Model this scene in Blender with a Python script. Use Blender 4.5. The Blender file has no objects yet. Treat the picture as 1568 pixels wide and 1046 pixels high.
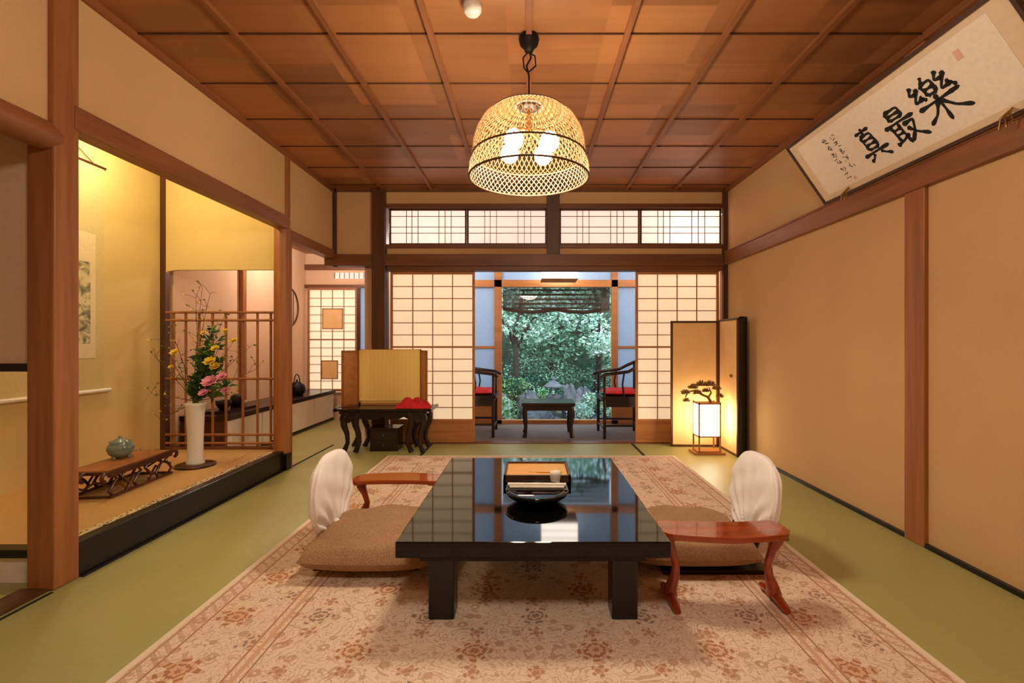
import bpy, math, random, bmesh
from mathutils import Vector, Matrix
random.seed(7)
scene = bpy.context.scene
scene.view_settings.view_transform = 'Standard'
scene.view_settings.look = 'None'
scene.view_settings.exposure = 0.0

def lin(c):
    c = c/255.0
    return c/12.92 if c <= 0.04045 else ((c+0.055)/1.055)**2.4
def rgb(r, g, b): return (lin(r), lin(g), lin(b), 1.0)

# ------------------------------------------------------------------ node helpers
class E:
    def __init__(s, nt, sock): s.nt = nt; s.s = sock
    def _m(s, op, o=None, rev=False):
        n = s.nt.nodes.new('ShaderNodeMath'); n.operation = op
        a, b = (s, o) if not rev else (o, s)
        for i, v in enumerate((a, b)):
            if v is None: continue
            if isinstance(v, E): s.nt.links.new(v.s, n.inputs[i])
            else: n.inputs[i].default_value = v
        return E(s.nt, n.outputs[0])
    def __add__(s, o): return s._m('ADD', o)
    def __sub__(s, o): return s._m('SUBTRACT', o)
    def __rsub__(s, o): return s._m('SUBTRACT', o, True)
    def __mul__(s, o): return s._m('MULTIPLY', o)
    def __truediv__(s, o): return s._m('DIVIDE', o)
    def lt(s, o): return s._m('LESS_THAN', o)
    def gt(s, o): return s._m('GREATER_THAN', o)
    def f(s, op, o=None): return s._m(op, o)

def newmat(name):
    m = bpy.data.materials.new(name); m.use_nodes = True
    nt = m.node_tree
    b = nt.nodes['Principled BSDF']
    return m, nt, b
def objcoord(nt):
    t = nt.nodes.new('ShaderNodeTexCoord'); return t.outputs['Object']
def mapping(nt, sc, vec=None):
    mp = nt.nodes.new('ShaderNodeMapping'); mp.inputs['Scale'].default_value = sc
    nt.links.new(vec or objcoord(nt), mp.inputs['Vector']); return mp.outputs[0]
def noise(nt, vec, scale, detail=3, dist=0.0):
    n = nt.nodes.new('ShaderNodeTexNoise'); n.inputs['Scale'].default_value = scale
    n.inputs['Detail'].default_value = detail; n.inputs['Distortion'].default_value = dist
    nt.links.new(vec, n.inputs['Vector']); return n.outputs['Fac']
def ramp(nt, fac, stops):
    r = nt.nodes.new('ShaderNodeValToRGB')
    el = r.color_ramp.elements
    while len(el) < len(stops): el.new(0.5)
    for e, (p, c) in zip(el, stops): e.position = p; e.color = c
    nt.links.new(fac, r.inputs[0]); return r.outputs[0]
def mixc(nt, fac, a, b, mode='MIX'):
    n = nt.nodes.new('ShaderNodeMix'); n.data_type = 'RGBA'; n.blend_type = mode
    for idx, v in ((0, fac), (6, a), (7, b)):
        if isinstance(v, E): v = v.s
        if isinstance(v, bpy.types.NodeSocket): nt.links.new(v, n.inputs[idx])
        else: n.inputs[idx].default_value = v
    return n.outputs[2]
def bump(nt, b, h, strength=0.2, dist=0.01):
    n = nt.nodes.new('ShaderNodeBump'); n.inputs['Strength'].default_value = strength
    n.inputs['Distance'].default_value = dist
    nt.links.new(h, n.inputs['Height']); nt.links.new(n.outputs[0], b.inputs['Normal'])

def wood(name, c1, c2, axis='Z', rough=0.45, sc=14, coat=0.0):
    m, nt, b = newmat(name)
    s = {'X': (0.06, 1, 1), 'Y': (1, 0.06, 1), 'Z': (1, 1, 0.06)}[axis]
    v = mapping(nt, s)
    f = noise(nt, v, sc, 5, 0.6); f2 = noise(nt, v, sc*5, 3)
    c = ramp(nt, f, [(0.3, c1), (0.7, c2)])
    c = mixc(nt, 0.22, c, ramp(nt, f2, [(0.35, c1), (0.65, c2)]))
    nt.links.new(c, b.inputs['Base Color']); b.inputs['Roughness'].default_value = rough
    b.inputs['Coat Weight'].default_value = coat
    bump(nt, b, f2, 0.08, 0.003)
    return m
def plain(name, c, rough=0.6, metal=0.0, coat=0.0, var=0.12, sc=20, bmp=0.05):
    m, nt, b = newmat(name)
    f = noise(nt, objcoord(nt), sc, 4)
    d = tuple(x*(1-var) for x in c[:3])+(1,); l = tuple(min(1, x*(1+var)) for x in c[:3])+(1,)
    nt.links.new(ramp(nt, f, [(0.3, d), (0.7, l)]), b.inputs['Base Color'])
    b.inputs['Roughness'].default_value = rough; b.inputs['Metallic'].default_value = metal
    b.inputs['Coat Weight'].default_value = coat
    if bmp: bump(nt, b, f, bmp, 0.004)
    return m
def emis(name, c, st):
    m, nt, b = newmat(name)
    b.inputs['Base Color'].default_value = c
    b.inputs['Emission Color'].default_value = c; b.inputs['Emission Strength'].default_value = st
    return m
def plaster(name, c, sc=120):
    m, nt, b = newmat(name)
    o = objcoord(nt)
    f = noise(nt, o, sc, 4); g = noise(nt, o, 1.3, 3)
    d = tuple(x*0.9 for x in c[:3])+(1,); l = tuple(min(1, x*1.06) for x in c[:3])+(1,)
    cc = mixc(nt, 0.5, ramp(nt, f, [(0.3, d), (0.7, l)]), ramp(nt, g, [(0.3, d), (0.7, l)]))
    nt.links.new(cc, b.inputs['Base Color']); b.inputs['Roughness'].default_value = 0.95
    b.inputs['Specular IOR Level'].default_value = 0.1
    bump(nt, b, f, 0.25, 0.003)
    return m
def paper(name, c, trans=0.5, em=0.0, ec=None):
    m = bpy.data.materials.new(name); m.use_nodes = True; nt = m.node_tree
    nt.nodes.clear()
    out = nt.nodes.new('ShaderNodeOutputMaterial')
    d = nt.nodes.new('ShaderNodeBsdfDiffuse'); t = nt.nodes.new('ShaderNodeBsdfTranslucent')
    f = noise(nt, objcoord(nt), 60, 5)
    cc = ramp(nt, f, [(0.3, tuple(x*0.93 for x in c[:3])+(1,)), (0.7, c)])
    nt.links.new(cc, d.inputs[0]); nt.links.new(cc, t.inputs[0])
    mx = nt.nodes.new('ShaderNodeMixShader'); mx.inputs[0].default_value = trans
    nt.links.new(d.outputs[0], mx.inputs[1]); nt.links.new(t.outputs[0], mx.inputs[2])
    last = mx.outputs[0]
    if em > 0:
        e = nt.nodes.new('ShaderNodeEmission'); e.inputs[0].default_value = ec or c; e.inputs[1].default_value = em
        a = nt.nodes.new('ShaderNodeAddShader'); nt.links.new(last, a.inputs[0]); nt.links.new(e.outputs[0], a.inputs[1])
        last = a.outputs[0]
    nt.links.new(last, out.inputs[0]); return m
def glassmat(name, tint=(0.95, 0.98, 1, 1), refl=0.035):
    m = bpy.data.materials.new(name); m.use_nodes = True; nt = m.node_tree
    nt.nodes.clear()
    out = nt.nodes.new('ShaderNodeOutputMaterial')
    t = nt.nodes.new('ShaderNodeBsdfTransparent'); t.inputs[0].default_value = tint
    g = nt.nodes.new('ShaderNodeBsdfGlossy'); g.inputs['Roughness'].default_value = 0.02
    mx = nt.nodes.new('ShaderNodeMixShader'); mx.inputs[0].default_value = refl
    nt.links.new(t.outputs[0], mx.inputs[1]); nt.links.new(g.outputs[0], mx.inputs[2])
    nt.links.new(mx.outputs[0], out.inputs[0]); return m

# ------------------------------------------------------------------ materials
wZ = wood('wood_post', rgb(136, 80, 42), rgb(180, 114, 64), 'Z'); wX = wood('wood_beam_x', rgb(94, 54, 32), rgb(130, 78, 46), 'X'); wY = wood('wood_beam_y', rgb(120, 70, 38), rgb(158, 98, 56), 'Y')
wDark = wood('wood_dark', rgb(66, 38, 22), rgb(98, 58, 34), 'Z')
wOr = wood('wood_orange', rgb(168, 106, 58), rgb(204, 140, 80), 'X')
wKum = plain('shoji_lattice_wood', rgb(166, 110, 80), 0.6)
plR = plaster('plaster_wall', rgb(210, 170, 122))
plL = plaster('plaster_wall_left', rgb(214, 176, 126))
plP = plaster('plaster_pale', rgb(226, 192, 160))
plT = plaster('plaster_tokonoma', rgb(218, 192, 130))
black = plain('black_lacquer', rgb(6, 6, 7), 0.05, coat=0.0, var=0.0, bmp=0)
black.node_tree.nodes['Principled BSDF'].inputs['Specular IOR Level'].default_value = 0.36
blackm = plain('black_lacquer_matte', rgb(18, 15, 13), 0.3, var=0.1)
ebony = wood('ebony_wood', rgb(24, 14, 11), rgb(46, 27, 20), 'X', 0.25)
rose = wood('rosewood', rgb(58, 28, 18), rgb(96, 50, 32), 'Y', 0.25)
redlac = wood('red_lacquer_wood', rgb(124, 40, 14), rgb(172, 70, 28), 'X', 0.12, coat=0.5)
white = plain('white_porcelain', rgb(236, 230, 220), 0.15, var=0.03, bmp=0)
cloth = plain('white_cotton', rgb(246, 238, 232), 0.9, var=0.03, sc=30, bmp=0.15)
celad = plain('celadon', rgb(120, 136, 122), 0.2, var=0.25)
shoji = paper('shoji_paper_selfglow', rgb(242, 232, 214), 0.5, 0.34, rgb(255, 228, 192))  # emission in the paper stands in for daylight coming through it
shojiT = paper('transom_paper_selfglow', rgb(244, 232, 226), 0.5, 0.46, rgb(255, 226, 214))  # transom paper glows by itself to imitate backlight
glass = glassmat('window_glass')
frost = paper('frosted_glass', rgb(205, 222, 240), 0.6, 0.0)
bulb = emis('bulb_glow', (1, 0.86, 0.64, 1), 215)
brass = plain('brass', rgb(160, 120, 60), 0.3, 1.0)
iron = plain('iron', rgb(34, 30, 28), 0.5, 0.6)
redf = plain('red_fabric', rgb(196, 24, 32), 0.8, var=0.25)
goldp = plaster('gold_paper', rgb(250, 210, 150), 8)
ink = plain('ink', rgb(18, 16, 16), 0.8, var=0.1, bmp=0)
wasp = plain('whitewash', rgb(236, 228, 214), 0.8, var=0.04)

def mat_ceiling():
    m, nt, b = newmat('ceiling_boards')
    o = objcoord(nt)
    sp = nt.nodes.new('ShaderNodeSeparateXYZ'); nt.links.new(o, sp.inputs[0])
    X, Y = E(nt, sp.outputs[0]), E(nt, sp.outputs[1])
    ix = (X/0.49).f('FLOOR'); iy = ((Y-0.1)/0.465).f('FLOOR')
    cb = nt.nodes.new('ShaderNodeCombineXYZ'); nt.links.new(ix.s, cb.inputs[0]); nt.links.new(iy.s, cb.inputs[1])
    wn = nt.nodes.new('ShaderNodeTexWhiteNoise'); nt.links.new(cb.outputs[0], wn.inputs[0])
    va = nt.nodes.new('ShaderNodeVectorMath'); va.operation = 'MULTIPLY_ADD'
    nt.links.new(wn.outputs['Color'], va.inputs[0]); va.inputs[1].default_value = (5, 5, 5); nt.links.new(o, va.inputs[2])
    v = mapping(nt, (0.08, 1, 1), va.outputs[0])
    f = noise(nt, v, 12, 5, 1.0)
    c = ramp(nt, f, [(0.3, rgb(132, 80, 42)), (0.7, rgb(170, 110, 62))])
    c2 = ramp(nt, wn.outputs['Value'], [(0, rgb(122, 74, 38)), (1, rgb(188, 124, 72))])
    nt.links.new(mixc(nt, 0.6, c, c2), b.inputs['Base Color']); b.inputs['Roughness'].default_value = 0.42
    return m
def mat_tatami(name='tatami'):
    m, nt, b = newmat(name)
    o = objcoord(nt)
    v = mapping(nt, (1, 30, 1), o)
    f = noise(nt, v, 22, 3); g = noise(nt, o, 1.1, 3)
    c = ramp(nt, f, [(0.25, rgb(150, 148, 88)), (0.75, rgb(182, 178, 110))])
    c = mixc(nt, 0.4, c, ramp(nt, g, [(0.3, rgb(146, 146, 88)), (0.7, rgb(186, 176, 110))]))
    nt.links.new(c, b.inputs['Base Color']); b.inputs['Roughness'].default_value = 0.42
    b.inputs['Specular IOR Level'].default_value = 0.5
    bump(nt, b, f, 0.15, 0.002); return m
def mat_rug(hx, hy):
    m, nt, b = newmat('rug_wool')
    o = objcoord(nt)
    nz = nt.nodes.new('ShaderNodeTexNoise'); nz.inputs['Scale'].default_value = 16; nt.links.new(o, nz.inputs['Vector'])
    sp = nt.nodes.new('ShaderNodeSeparateXYZ'); nt.links.new(o, sp.inputs[0])
    X, Y = E(nt, sp.outputs[0]), E(nt, sp.outputs[1])
    s2 = nt.nodes.new('ShaderNodeSeparateColor'); nt.links.new(nz.outputs['Color'], s2.inputs[0])
    Xn = X + (E(nt, s2.outputs[0])-0.5)*0.045; Yn = Y + (E(nt, s2.outputs[1])-0.5)*0.045
    d = (hx-X.f('ABSOLUTE')).f('MINIMUM', (hy-Y.f('ABSOLUTE')))
    field = d.gt(0.40)
    def flower(cx, cy, ox, oy, R, k, ringf):
        fx = (((Xn+ox)/cx).f('FRACT')-0.5)*cx
        fy = (((Yn+oy)/cy).f('FRACT')-0.5)*cy
        r = (fx*fx+fy*fy).f('SQRT'); th = fy.f('ARCTAN2', fx)
        lim = (th*k).f('COSINE')*(R*0.28)+R*0.72
        inside = r.lt(lim)
        ring = (r*ringf+(th*k).f('COSINE')*0.8).f('SINE').gt(0.1)
        return inside, inside*ring, r
    base = mixc(nt, noise(nt, o, 3, 3), rgb(236, 214, 192), rgb(224, 198, 172))
    t = (E(nt, noise(nt, o, 9, 2, 1.5))*8).f('FRACT')-0.5
    tend = t.f('ABSOLUTE').lt(0.09)
    t2 = (E(nt, noise(nt, o, 24, 1, 0.8))*6).f('FRACT')-0.5
    tend2 = t2.f('ABSOLUTE').lt(0.12)
    c = mixc(nt, tend*0.6, base, rgb(182, 138, 112))
    c = mixc(nt, tend2*0.5, c, rgb(200, 156, 128))
    vo = nt.nodes.new('ShaderNodeTexVoronoi'); vo.inputs['Scale'].default_value = 13; nt.links.new(o, vo.inputs['Vector'])
    vd = E(nt, vo.outputs['Distance'])
    c = mixc(nt, (vd.lt(0.26)*vd.gt(0.10))*0.6, c, rgb(184, 136, 108))
    i1, r1, _ = flower(0.40, 0.40, 0, 0, 0.072, 8, 260)
    i2, r2, _ = flower(0.40, 0.40, 0.20, 0.20, 0.062, 6, 280)
    i3, r3, _ = flower(0.20, 0.20, 0.10, 0, 0.032, 5, 320)
    c = mixc(nt, i1*field, c, rgb(218, 178, 146)); c = mixc(nt, r1*field*0.85, c, rgb(166, 112, 82))
    c = mixc(nt, i2*field, c, rgb(216, 184, 160)); c = mixc(nt, r2*field*0.85, c, rgb(142, 114, 100))
    c = mixc(nt, i3*field*0.8, c, rgb(206, 158, 128)); c = mixc(nt, r3*field*0.65, c, rgb(162, 114, 90))
    bord = d.gt(0.10)*d.lt(0.34)
    i4, r4, _ = flower(0.30, 0.30, 0.06, 0.05, 0.078, 7, 240)
    i5, r5, _ = flower(0.30, 0.30, 0.21, 0.20, 0.052, 5, 280)
    c = mixc(nt, i4*bord, c, rgb(218, 172, 138)); c = mixc(nt, r4*bord*0.85, c, rgb(168, 114, 84))
    c = mixc(nt, i5*bord, c, rgb(220, 186, 162)); c = mixc(nt, r5*bord*0.8, c, rgb(148, 120, 106))
    for a, w, col in ((0.095, .004, rgb(184, 134, 106)), (0.035, .005, rgb(194, 150, 120)), (0.345, .004, rgb(184, 134, 106)), (0.40, .003, rgb(172, 124, 100)), (0.375, .008, rgb(210, 166, 136))):
        c = mixc(nt, (d-a).f('ABSOLUTE').lt(w), c, col)
    c = mixc(nt, d.lt(0.022), c, rgb(234, 216, 192))
    gb = d.gt(0.04)*d.lt(0.09)*(((X+Y)/0.06).f('FRACT').lt(0.35))
    c = mixc(nt, gb*0.5, c, rgb(186, 140, 112))
    nt.links.new(c, b.inputs['Base Color']); b.inputs['Roughness'].default_value = 0.95
    b.inputs['Specular IOR Level'].default_value = 0.1
    bump(nt, b, noise(nt, o, 300, 2), 0.3, 0.003); return m
def mat_burlap():
    m, nt, b = newmat('burlap')
    o = objcoord(nt)
    sp = nt.nodes.new('ShaderNodeSeparateXYZ'); nt.links.new(o, sp.inputs[0])
    X, Y = E(nt, sp.outputs[0]), E(nt, sp.outputs[1])
    w = (X*900).f('SINE')*(Y*900).f('SINE')
    n = noise(nt, o, 180, 3)
    c = ramp(nt, n, [(0.3, rgb(140, 104, 72)), (0.7, rgb(188, 146, 108))])
    nt.links.new(c, b.inputs['Base Color']); b.inputs['Roughness'].default_value = 0.9
    bump(nt, b, (w+E(nt, n)*2).s, 0.4, 0.002); return m
burlap = mat_burlap(); tatami = mat_tatami(); ceilm = mat_ceiling()
heri = plain('tatami_border_cloth', rgb(30, 28, 22), 0.8)

# ------------------------------------------------------------------ mesh builder
class MB:
    def __init__(s, name):
        s.name = name; s.v = []; s.f = []; s.fm = []; s.sm = []; s.mats = []; s.M = Matrix.Identity(4)
    def mi(s, m):
        if m not in s.mats: s.mats.append(m)
        return s.mats.index(m)
    def add(s, vs, fs, m, smooth=False):
        o = len(s.v); k = s.mi(m)
        s.v += [s.M @ Vector(p) for p in vs]
        for f in fs: s.f.append(tuple(i+o for i in f)); s.fm.append(k); s.sm.append(smooth)
    def box(s, x0, x1, y0, y1, z0, z1, m):
        vs = [(x, y, z) for x in (x0, x1) for y in (y0, y1) for z in (z0, z1)]
        s.add(vs, [(0, 1, 3, 2), (4, 6, 7, 5), (0, 4, 5, 1), (2, 3, 7, 6), (0, 2, 6, 4), (1, 5, 7, 3)], m)
    def tube(s, pts, r, m, n=10, smooth=True, flat=None):
        pts = [Vector(p) for p in pts]
        R = r if isinstance(r, (list, tuple)) else [r]*len(pts)
        vs = []; fs = []; up = None
        for i, p in enumerate(pts):
            t = (pts[min(i+1, len(pts)-1)]-pts[max(i-1, 0)]).normalized()
            if up is None:
                up = Vector((0, 0, 1)) if abs(t.z) < 0.9 else Vector((0, 1, 0))
            a = t.cross(up)
            if a.length < 1e-5: a = t.orthogonal()
            a.normalize(); b = a.cross(t).normalized(); up = b
            for k in range(n):
                an = 2*math.pi*(k+0.5)/n
                vs.append(p + a*math.cos(an)*R[i] + b*math.sin(an)*R[i]*(flat or 1))
        for i in range(len(pts)-1):
            for k in range(n):
                fs.append((i*n+k, i*n+(k+1) % n, (i+1)*n+(k+1) % n, (i+1)*n+k))
        s.add(vs, fs, m, smooth)
        e = len(pts)-1
        s.add(vs[:n], [tuple(range(n))[::-1]], m); s.add(vs[e*n:], [tuple(range(n))], m)
    def lathe(s, prof, c, m, n=32, smooth=True, sx=1, sy=1):
        vs = []; fs = []
        for r, z in prof:
            for k in range(n):
                a = 2*math.pi*k/n; vs.append((c[0]+r*math.cos(a)*sx, c[1]+r*math.sin(a)*sy, c[2]+z))
        for i in range(len(prof)-1):
            for k in range(n):
                fs.append((i*n+k, i*n+(k+1) % n, (i+1)*n+(k+1) % n, (i+1)*n+k))
        s.add(vs, fs, m, smooth)
    def prism(s, poly, d0, d1, m, plane='XZ'):
        def P(a, b, d):
            return {'XZ': (a, d, b), 'XY': (a, b, d), 'YZ': (d, a, b)}[plane]
        n = len(poly)
        vs = [P(a, b, d0) for a, b in poly]+[P(a, b, d1) for a, b in poly]
        fs = [tuple(range(n)), tuple(range(n, 2*n))[::-1]]+[(i, i+n, (i+1) % n+n, (i+1) % n) for i in range(n)]
        s.add(vs, fs, m)
    def sphere(s, c, r, m, n=16, k=10):
        r = r if isinstance(r, (tuple, list)) else (r, r, r)
        vs = []; fs = []
        for i in range(k+1):
            ph = math.pi*i/k
            for j in range(n):
                th = 2*math.pi*j/n
                vs.append((c[0]+r[0]*math.sin(ph)*math.cos(th), c[1]+r[1]*math.sin(ph)*math.sin(th), c[2]-r[2]*math.cos(ph)))
        for i in range(k):
            for j in range(n):
                fs.append((i*n+j, i*n+(j+1) % n, (i+1)*n+(j+1) % n, (i+1)*n+j))
        s.add(vs, fs, m, True)
    def finish(s, origin=None, bevel=0.0):
        lo = [min(v[i] for v in s.v) for i in range(3)]; hi = [max(v[i] for v in s.v) for i in range(3)]
        o = Vector(origin) if origin is not None else Vector(((lo[0]+hi[0])/2, (lo[1]+hi[1])/2, lo[2]))
        me = bpy.data.meshes.new(s.name)
        me.from_pydata([v-o for v in s.v], [], s.f)
        for m in s.mats: me.materials.append(m)
        me.polygons.foreach_set('material_index', s.fm); me.polygons.foreach_set('use_smooth', s.sm)
        me.update()
        ob = bpy.data.objects.new(s.name, me); ob.location = o
        scene.collection.objects.link(ob)
        bm = bmesh.new(); bm.from_mesh(me)
        bmesh.ops.recalc_face_normals(bm, faces=bm.faces); bm.to_mesh(me); bm.free()
        if bevel:
            b = ob.modifiers.new('bevel', 'BEVEL'); b.width = bevel; b.segments = 2; b.limit_method = 'ANGLE'; b.angle_limit = math.radians(40)
        return ob
def B(name, x0, x1, y0, y1, z0, z1, m, bevel=0.0):
    b = MB(name); b.box(x0, x1, y0, y1, z0, z1, m); return b.finish(bevel=bevel)

ZC = 2.58; XR = 2.0; XL = -1.98; YB = 4.9; YR = -1.6
# ------------------------------------------------------------------ shell
B('floor', -3.3, XR+0.1, YR, YB+0.04, -0.1, 0.0, tatami)
B('floor_side_room', -3.3, -1.62, YB+0.04, 6.6, -0.1, -0.0005, tatami)
engf = wood('engawa_floor_wood', rgb(80, 60, 50), rgb(124, 96, 80), 'X', 0.35)
B('floor_engawa', -1.62, 2.3, YB+0.04, 6.3, -0.1, -0.012, engf)
B('ceiling', -3.3, XR+0.1, YR, YB+0.02, ZC, ZC+0.06, ceilm)
b = MB('trim_1')   # ceiling battens
for i in range(-4, 5):
    x = i*0.49
    if abs(x) < 1.96: b.box(x-0.014, x+0.014, YR, YB-0.001, ZC-0.022, ZC+0.002, wY)
for j in range(-4, 11):
    y = 0.1+0.465*j
    if YR < y < YB: b.box(XL, XR-0.001, y-0.004, y+0.004, ZC-0.007, ZC+0.002, wDark)
b.box(XL-0.01, XL+0.02, YR, YB, ZC-0.04, ZC, wY); b.box(XR-0.03, XR, YR, YB, ZC-0.04, ZC, wY)
b.box(XL, XR, YB-0.03, YB, ZC-0.03, ZC, wX)
b.finish()
# right wall
B('wall_right', XR, XR+0.1, YR, YB+0.1, 0, ZC, plR)
B('wall_rear', -3.3, XR+0.1, YR-0.1, YR, 0, ZC, plR)
b = MB('trim_2')
b.box(XR-0.035, XR, YR, YB, 1.81, 1.93, wY); b.box(XR-0.045, XR, YR, YB, 1.925, 1.94, wY)
b.finish(bevel=0.004)
B('pillar_right', XR-0.022, XR+0.01, 2.42, 2.55, 0, ZC, wZ, 0.004)
B('baseboard_right', XR-0.02, XR, YR, YB, 0, 0.022, blackm)
B('pillar_right_corner', 1.955, XR, YB-0.04, YB+0.0, 0, ZC, wDark)
# back wall
b = MB('wall_back')
b.box(-1.97, XR, YB, YB+0.08, 2.40, ZC, plR)
b.box(-1.97, -1.58, YB, YB+0.08, 1.92, 2.40, plR)
b.box(-1.44, XR, YB, YB+0.08, 1.915, 1.985, plR)
b.finish()
b = MB('trim_3')
b.box(-2.06, XR-0.03, YB-0.035, YB+0.1, 1.80, 1.917, wX)        # nageshi
b.box(-1.44, XR-0.04, YB-0.01, YB+0.1, 1.755, 1.81, wX)       # kamoi
b.box(-1.45, XR-0.04, YB-0.02, YB+0.09, 1.98, 2.02, wX); b.box(-1.45, XR-0.04, YB-0.02, YB+0.09, 2.385, 2.43, wX)
b.finish(bevel=0.003)
B('pillar_back', -1.58, -1.445, YB-0.05, YB+0.1, 0, ZC, wDark, 0.005)
B('pillar_transom', 0.18, 0.31, YB-0.03, YB+0.085, 1.9, ZC-0.03, wDark, 0.004)
B('pillar_back_corner', -1.985, -1.945, YB-0.03, YB+0.05, 1.8, ZC, wDark)
B('trim_4', -1.44, XR-0.03, YB-0.0, YB+0.12, -0.011, 0.006, wX)   # shikii
# transoms
def transom(name, x0, x1, z0, z1, y):
    b = MB(name)
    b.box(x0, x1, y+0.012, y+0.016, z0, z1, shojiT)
    f = 0.016
    for a, c, d, e in ((x0, x1, z0, z0+f), (x0, x1, z1-f, z1), (x0, x0+f, z0, z1), (x1-f, x1, z0, z1)):
        b.box(a, c, y-0.008, y+0.012, d, e, wDark)
    w = x1-x0; h = z1-z0
    for t in (0.22, 0.29, 0.37, 0.64, 0.72, 0.80):
        b.box(x0+w*t-0.0025, x0+w*t+0.0025, y, y+0.012, z0, z1, wDark)
    for t in (0.33, 0.50, 0.80):
        b.box(x0, x1, y+0.002, y+0.0119, z0+h*t-0.0025, z0+h*t+0.0025, wDark)
    return b.finish()
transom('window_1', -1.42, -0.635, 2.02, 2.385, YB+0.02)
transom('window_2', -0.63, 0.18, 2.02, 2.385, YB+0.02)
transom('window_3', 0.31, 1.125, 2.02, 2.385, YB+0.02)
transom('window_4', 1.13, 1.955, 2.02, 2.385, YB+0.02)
# shoji doors
def shojidoor(name, x0, x1, z0, z1, y, cols, rows, wains=0.23, pm=None, extra=None):
    pm = pm or shoji
    b = MB(name)
    zb = z0+wains
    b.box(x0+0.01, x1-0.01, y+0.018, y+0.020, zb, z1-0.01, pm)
    st = 0.024
    b.box(x0, x0+st, y, y+0.03, z0, z1, wOr if not extra else wKum); b.box(x1-st, x1, y, y+0.03, z0, z1, wOr if not extra else wKum)
    b.box(x0+st, x1-st, y, y+0.03, z1-0.03, z1, wOr if not extra else wKum)
    b.box(x0+st, x1-st, y, y+0.03, z0, z0+0.035, wOr)
    if wains > 0.06:
        b.box(x0+st, x1-st, y, y+0.03, zb-0.025, zb+0.005, wOr)
        b.box(x0+st, x1-st, y+0.01, y+0.02, z0+0.03, zb-0.02, wOr)
    for i in range(1, cols):
        x = x0+st+(x1-x0-2*st)*i/cols; b.box(x-0.004, x+0.004, y+0.004, y+0.0175, zb, z1-0.02, wKum)
    for j in range(1, rows):
        z = zb+(z1-0.03-zb)*j/rows; t = 0.004 if j != rows//2 else 0.009
        b.box(x0+st, x1-st, y+0.006, y+0.0174, z-t, z+t, wKum)
    if extra:
        for (u0, u1, w0, w1) in ((.30, .72, .60, .80), (.28, .62, .12, .30)):
            xa = x0+(x1-x0)*u0; xb = x0+(x1-x0)*u1; za = z0+(z1-z0)*w0; zb2 = z0+(z1-z0)*w1
            b.box(xa, xb, y-.004, y+.002, za, za+.012, wKum); b.box(xa, xb, y-.004, y+.002, zb2-.012, zb2, wKum)
            b.box(xa, xa+.012, y-.004, y+.002, za, zb2, wKum); b.box(xb-.012, xb, y-.004, y+.002, za, zb2, wKum)
            b.box(xa, xb, y-.001, y+.003, za, zb2, goldp)
    return b.finish()
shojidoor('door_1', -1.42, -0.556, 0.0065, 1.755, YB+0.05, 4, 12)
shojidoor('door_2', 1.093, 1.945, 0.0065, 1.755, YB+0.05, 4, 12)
# left side upper wall + beams
b = MB('wall_left')
b.box(XL-0.06, XL, 2.06, YB, 2.04, ZC, plL)
b.box(XL-0.06, XL, 4.03, YB, 1.94, 2.04, plL)
b.box(XL-0.07, XL-0.01, YR, 2.0, 1.94, ZC, plL)
b.finish()
b = MB('trim_5'); b.box(XL-0.07, XL+0.02, 2.09, 3.97, 1.95, 2.055, wY); b.finish(bevel=0.004)
b = MB('trim_6'); b.box(XL-0.07, XL+0.025, 4.0, YB-0.04, 1.87, 1.955, wY); b.finish(bevel=0.004)
b = MB('trim_7')
b.tube([(XL-0.02, YR, 1.885), (XL-0.02, 1.9, 1.885), (XL-0.02, 1.99, 1.885), (XL-0.02, 2.04, 1.885)], [0.062, 0.062, 0.06, 0.04], wY, 20); b.finish()
B('pillar_left', -2.08, -1.965, 2.0, 2.115, 0, ZC, wZ, 0.008)
B('pillar_left_upper', XL-0.03, XL+0.012, 3.92, 3.99, 2.05, ZC, wZ, 0.004)
b = MB('pillar_tokonoma')
b.tube([(-2.02, 3.97, 0.0), (-2.02, 3.97, 1.0), (-2.02, 3.97, 1.96)], [0.07, 0.069, 0.066], wZ, 28)
b.box(-2.0, -1.945, 3.88, 3.96, 0, 0.13, blackm)
b.finish()
# near-left alcove
B('wall_left_alcove', -3.3, -3.2, YR, 2.08, 0, ZC, plP)
b = MB('wall_alcove_end'); b.box(-3.2, -2.08, 2.06, 2.10, 0.94, ZC, plP); b.box(-3.2, -2.08, 2.07, 2.10, 0.0, 0.115, wasp)
b.finish()
b = MB('trim_8'); b.box(-3.2, -2.082, 2.045, 2.11, 0.905, 0.94, black); b.box(-3.2, -2.082, 2.045, 2.11, 0.115, 0.15, black); b.finish(bevel=0.003)
B('trim_9', -2.10, -1.985, YR, 1.998, 0, 0.012, wDark)
# tokonoma
mat_m, nt, bs = newmat('tokonoma_mat')
v = mapping(nt, (40, 1, 1)); f = noise(nt, v, 20, 3)
nt.links.new(ramp(nt, f, [(0.3, rgb(180, 136, 78)), (0.7, rgb(214, 170, 106))]), bs.inputs['Base Color']); bs.inputs['Roughness'].default_value = 0.7
B('tokonoma_platform', -3.03, -2.0, 2.112, 4.05, 0.0, 0.148, mat_m)
mb_, nt, bs = newmat('brocade_border')
ch = nt.nodes.new('ShaderNodeTexVoronoi'); ch.inputs['Scale'].default_value = 55; nt.links.new(objcoord(nt), ch.inputs['Vector'])
nt.links.new(ramp(nt, ch.outputs['Distance'], [(0.35, rgb(28, 22, 20)), (0.45, rgb(214, 194, 150))]), bs.inputs['Base Color'])
B('tokonoma_mat_border', -2.085, -2.035, 2.12, 3.88, 0.148, 0.151, mb_)
B('tokonoma_sill', -2.034, -1.972, 2.117, 3.89, 0.0, 0.155, blackm, 0.004)
B('tatami_border_left', -1.97, -1.955, YR, 1.99, 0, 0.002, heri)
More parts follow.
